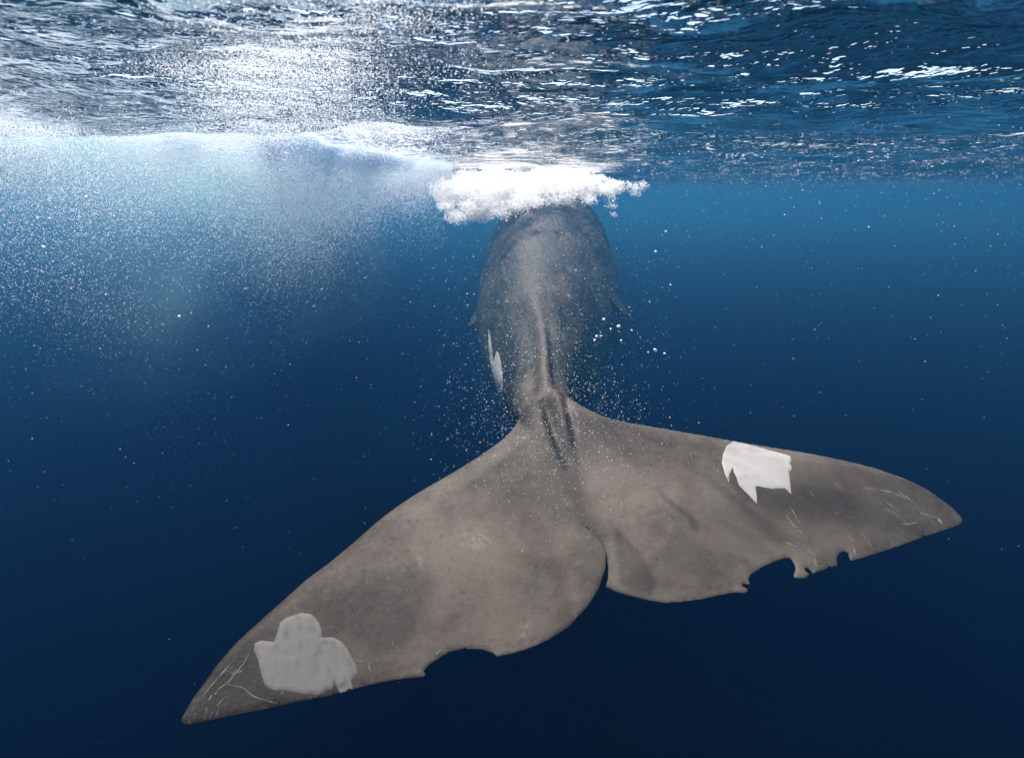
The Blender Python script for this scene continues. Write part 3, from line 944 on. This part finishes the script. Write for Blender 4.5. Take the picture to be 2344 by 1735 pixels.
# 2. thick white water where the whale's head breaks the surface
blobs = []
rb = np.random.default_rng(8)
for i in range(150):
    u = rb.uniform(0, 1)
    pxx = 1035 + u * 385 + rb.normal(0, 12)
    lowest = np.interp(pxx, [990, 1030, 1090, 1150, 1230, 1300, 1390, 1450], [500, 520, 500, 465, 440, 435, 440, 425])
    pyy = rb.uniform(405, lowest)
    yy = rb.uniform(10.3, 12.5)
    c = at_y(pxx, pyy, yy)
    blobs.append((c, rb.uniform(.09, .30) * (1 if pxx < 1350 else .6)))
for pxx, pyy, rr_ in ((1400, 470, .07), (1392, 450, .11), (1404, 490, .05), (1455, 432, .10), (1450, 445, .08), (1470, 425, .08), (1440, 425, .09)):
    blobs.append((at_y(pxx, pyy, 10.3), rr_ * 1.3))
pp = []
for i in range(46):                                    # thinner froth washing down over the back
    pxx = rb.uniform(1070, 1370)
    blobs.append((at_y(pxx, rb.uniform(425, np.interp(pxx, [1070, 1140, 1230, 1370], [500, 490, 462, 470])), rb.uniform(9.4, 10.6)), rb.uniform(.10, .22)))
for i_, (c, rad) in enumerate(blobs):
    k = int((2500 * (rad / .2) ** 2 + 120) * (.3 if i_ >= 150 else 1))
    d = rb.normal(size=(k, 3)); d /= np.linalg.norm(d, axis=1)[:, None]
    q = c + d * (rad * rb.uniform(0, 1, k) ** (.66 if i_ < 150 else .85))[:, None] * np.array([1.25, 1.1, .8])
    pp.append(q)
p = np.vstack(pp)
p = p[p[:, 2] < sea_under(p[:, 0], p[:, 1]) + .03]
p = p[rng.uniform(0, 1, len(p)) < np.clip(.75 + .6 * vnoise(p, 9, 1.6), .1, 1)]
r = np.clip(rng.lognormal(math.log(.0046), .5, len(p)), .002, .02)
point_stuff('splash_foam', p, r, 'dense white foam where the whale breaks the surface', froth.m)

# 3. fine bubbles streaming off the whale's back
n = 13000
yy = rng.uniform(3.4, 9.0, n)
pcx = np.interp(yy, [3.4, 6, 9], [1245, 1240, 1250])
pxx = pcx + rng.normal(0, 1, n) * np.interp(yy, [3.4, 6, 9], [90, 130, 130])
pyy = np.interp(yy, [3.4, 6, 9], [900, 740, 560]) + rng.normal(0, 1, n) * np.interp(yy, [3.4, 9], [110, 100])
p = at_y(pxx, pyy, yy)
p = p[p[:, 2] < SURF - .1]
p = p[rng.uniform(0, 1, len(p)) < np.clip(.4 + .7 * vnoise(p, 21, .8), .05, 1)]
r = np.clip(rng.lognormal(math.log(.00125), .5, len(p)), .0007, .006)
point_stuff('bubble_stream', p, r, "fine sparkling bubbles streaming round the whale's back and tail stock")

# 3b. specks in front of the fluke's root
n = 2400
yy = rng.uniform(1.5, 2.7, n)
p = at_y(rng.normal(1275, 125, n), rng.normal(985, 95, n), yy)
point_stuff('fluke_specks', p, np.clip(rng.lognormal(math.log(.0010), .4, n), .0004, .0024) * yy / 2.2, 'fine white specks floating in front of the root of the tail fluke')

# 4. specks drifting through the whole view
n = 15000
yy = 1.6 * (10 / 1.6) ** rng.uniform(0, 1, n)
xx = rng.uniform(-.95, .95, n) * yy
zz = SURF - .15 - rng.exponential(1.0, n) * .55 * (.4 + yy * .16)
p = np.stack([xx, yy, zz], -1)
keep = rng.uniform(0, 1, n) < np.where(xx < 0, .8, .35)
p = p[keep]
r = np.clip(rng.lognormal(math.log(.00125), .5, len(p)), .0006, .005) * np.clip(p[:, 1] / 4, .45, 1.2)
point_stuff('drifting_specks', p, r, 'tiny white specks drifting through the open water')

# 5. the larger bubbles one can pick out singly
big = [
    (1382, 731, 7, "white bubble against the whale's right flank, below the root of the flipper"),
    (1416, 747, 9, 'largest white bubble in the cluster below the right flipper'),
    (1398, 753, 5, "small white bubble between the largest bubble and the whale's right flank"),
    (1366, 770, 7, "upper left one of three white bubbles close together on the whale's lower right flank"),
    (1361, 779, 6, "lowest of three white bubbles close together on the whale's lower right flank"),
    (1376, 769, 5, "right hand one of three white bubbles close together on the whale's lower right flank"),
    (1422, 779, 5, 'small white bubble hanging straight below the largest bubble under the right flipper'),
    (1446, 756, 5, 'small white bubble directly under the tip of the right flipper'),
    (1500, 801, 8, 'big white bubble in open water below and right of the right flipper'),
    (1484, 806, 4, 'tiny white bubble close to the left of the big bubble in open water'),
    (1521, 809, 6, 'middling white bubble to the right of the big bubble in open water'),
    (1501, 576, 6, 'white bubble alone in open water level with the middle of the whale\'s back'),
    (1524, 530, 5, 'topmost single white bubble in the open water right of the whale'),
    (1535, 652, 4, 'tiny white bubble in open water to the right of and above the flipper tip'),
    (100, 566, 8, 'big white bubble low before the foamy veil, below a pair of bubbles'),
    (86, 500, 7, 'left bubble of a pair before the foamy veil near the left edge'),
    (114, 500, 6, 'right bubble of a pair before the foamy veil near the left edge'),
    (197, 452, 7, 'topmost single white bubble before the foamy veil on the left'),
    (25, 512, 7, 'leftmost single white bubble before the foamy veil'),
    (410, 724, 6, 'lowest single white bubble, under the lower fringe of the foamy veil')]
gl_b = NT('large_bubble_skin')
gd = gl_b.n('BsdfDiffuse'); gd.inputs[0].default_value = (.92, .93, .93, 1)
gt = gl_b.n('BsdfTranslucent'); gt.inputs[0].default_value = (.92, .93, .93, 1)
gg = gl_b.n('BsdfGlossy'); gg.inputs['Roughness'].default_value = .15
gl_b.surface(gl_b.mixs(.2, gl_b.mixs(.45, gd.outputs[0], gt.outputs[0]), gg.outputs[0]))
bm = bmesh.new()
bmesh.ops.create_icosphere(bm, subdivisions=2, radius=1)
for vtx in bm.verts:
    vtx.co.x *= 1.25; vtx.co.z *= .8
    vtx.co.z -= .12 * vtx.co.x ** 2
bme = bpy.data.meshes.new('bubble')
bm.to_mesh(bme); bm.free()
bme.polygons.foreach_set('use_smooth', np.ones(len(bme.polygons), bool))
bme.materials.append(gl_b.m)
for x_, y_, sz, lab in big:
    d_ = rng.uniform(4.2, 5.5) if x_ > 800 else rng.uniform(2.6, 3.4)
    o = bpy.data.objects.new('bubble', bme)
    o.location = at_y(x_, y_, d_)
    s_ = sz * .5 / FPX * d_
    o.scale = (s_, s_, s_)
    o.rotation_euler = (rng.uniform(-.4, .4), rng.uniform(-.6, .6), rng.uniform(0, 3))
    tag(o, lab, 'bubble', "large bubbles right of the whale's body" if x_ > 800 else 'large bubbles before the foamy veil')
    C.objects.link(o)
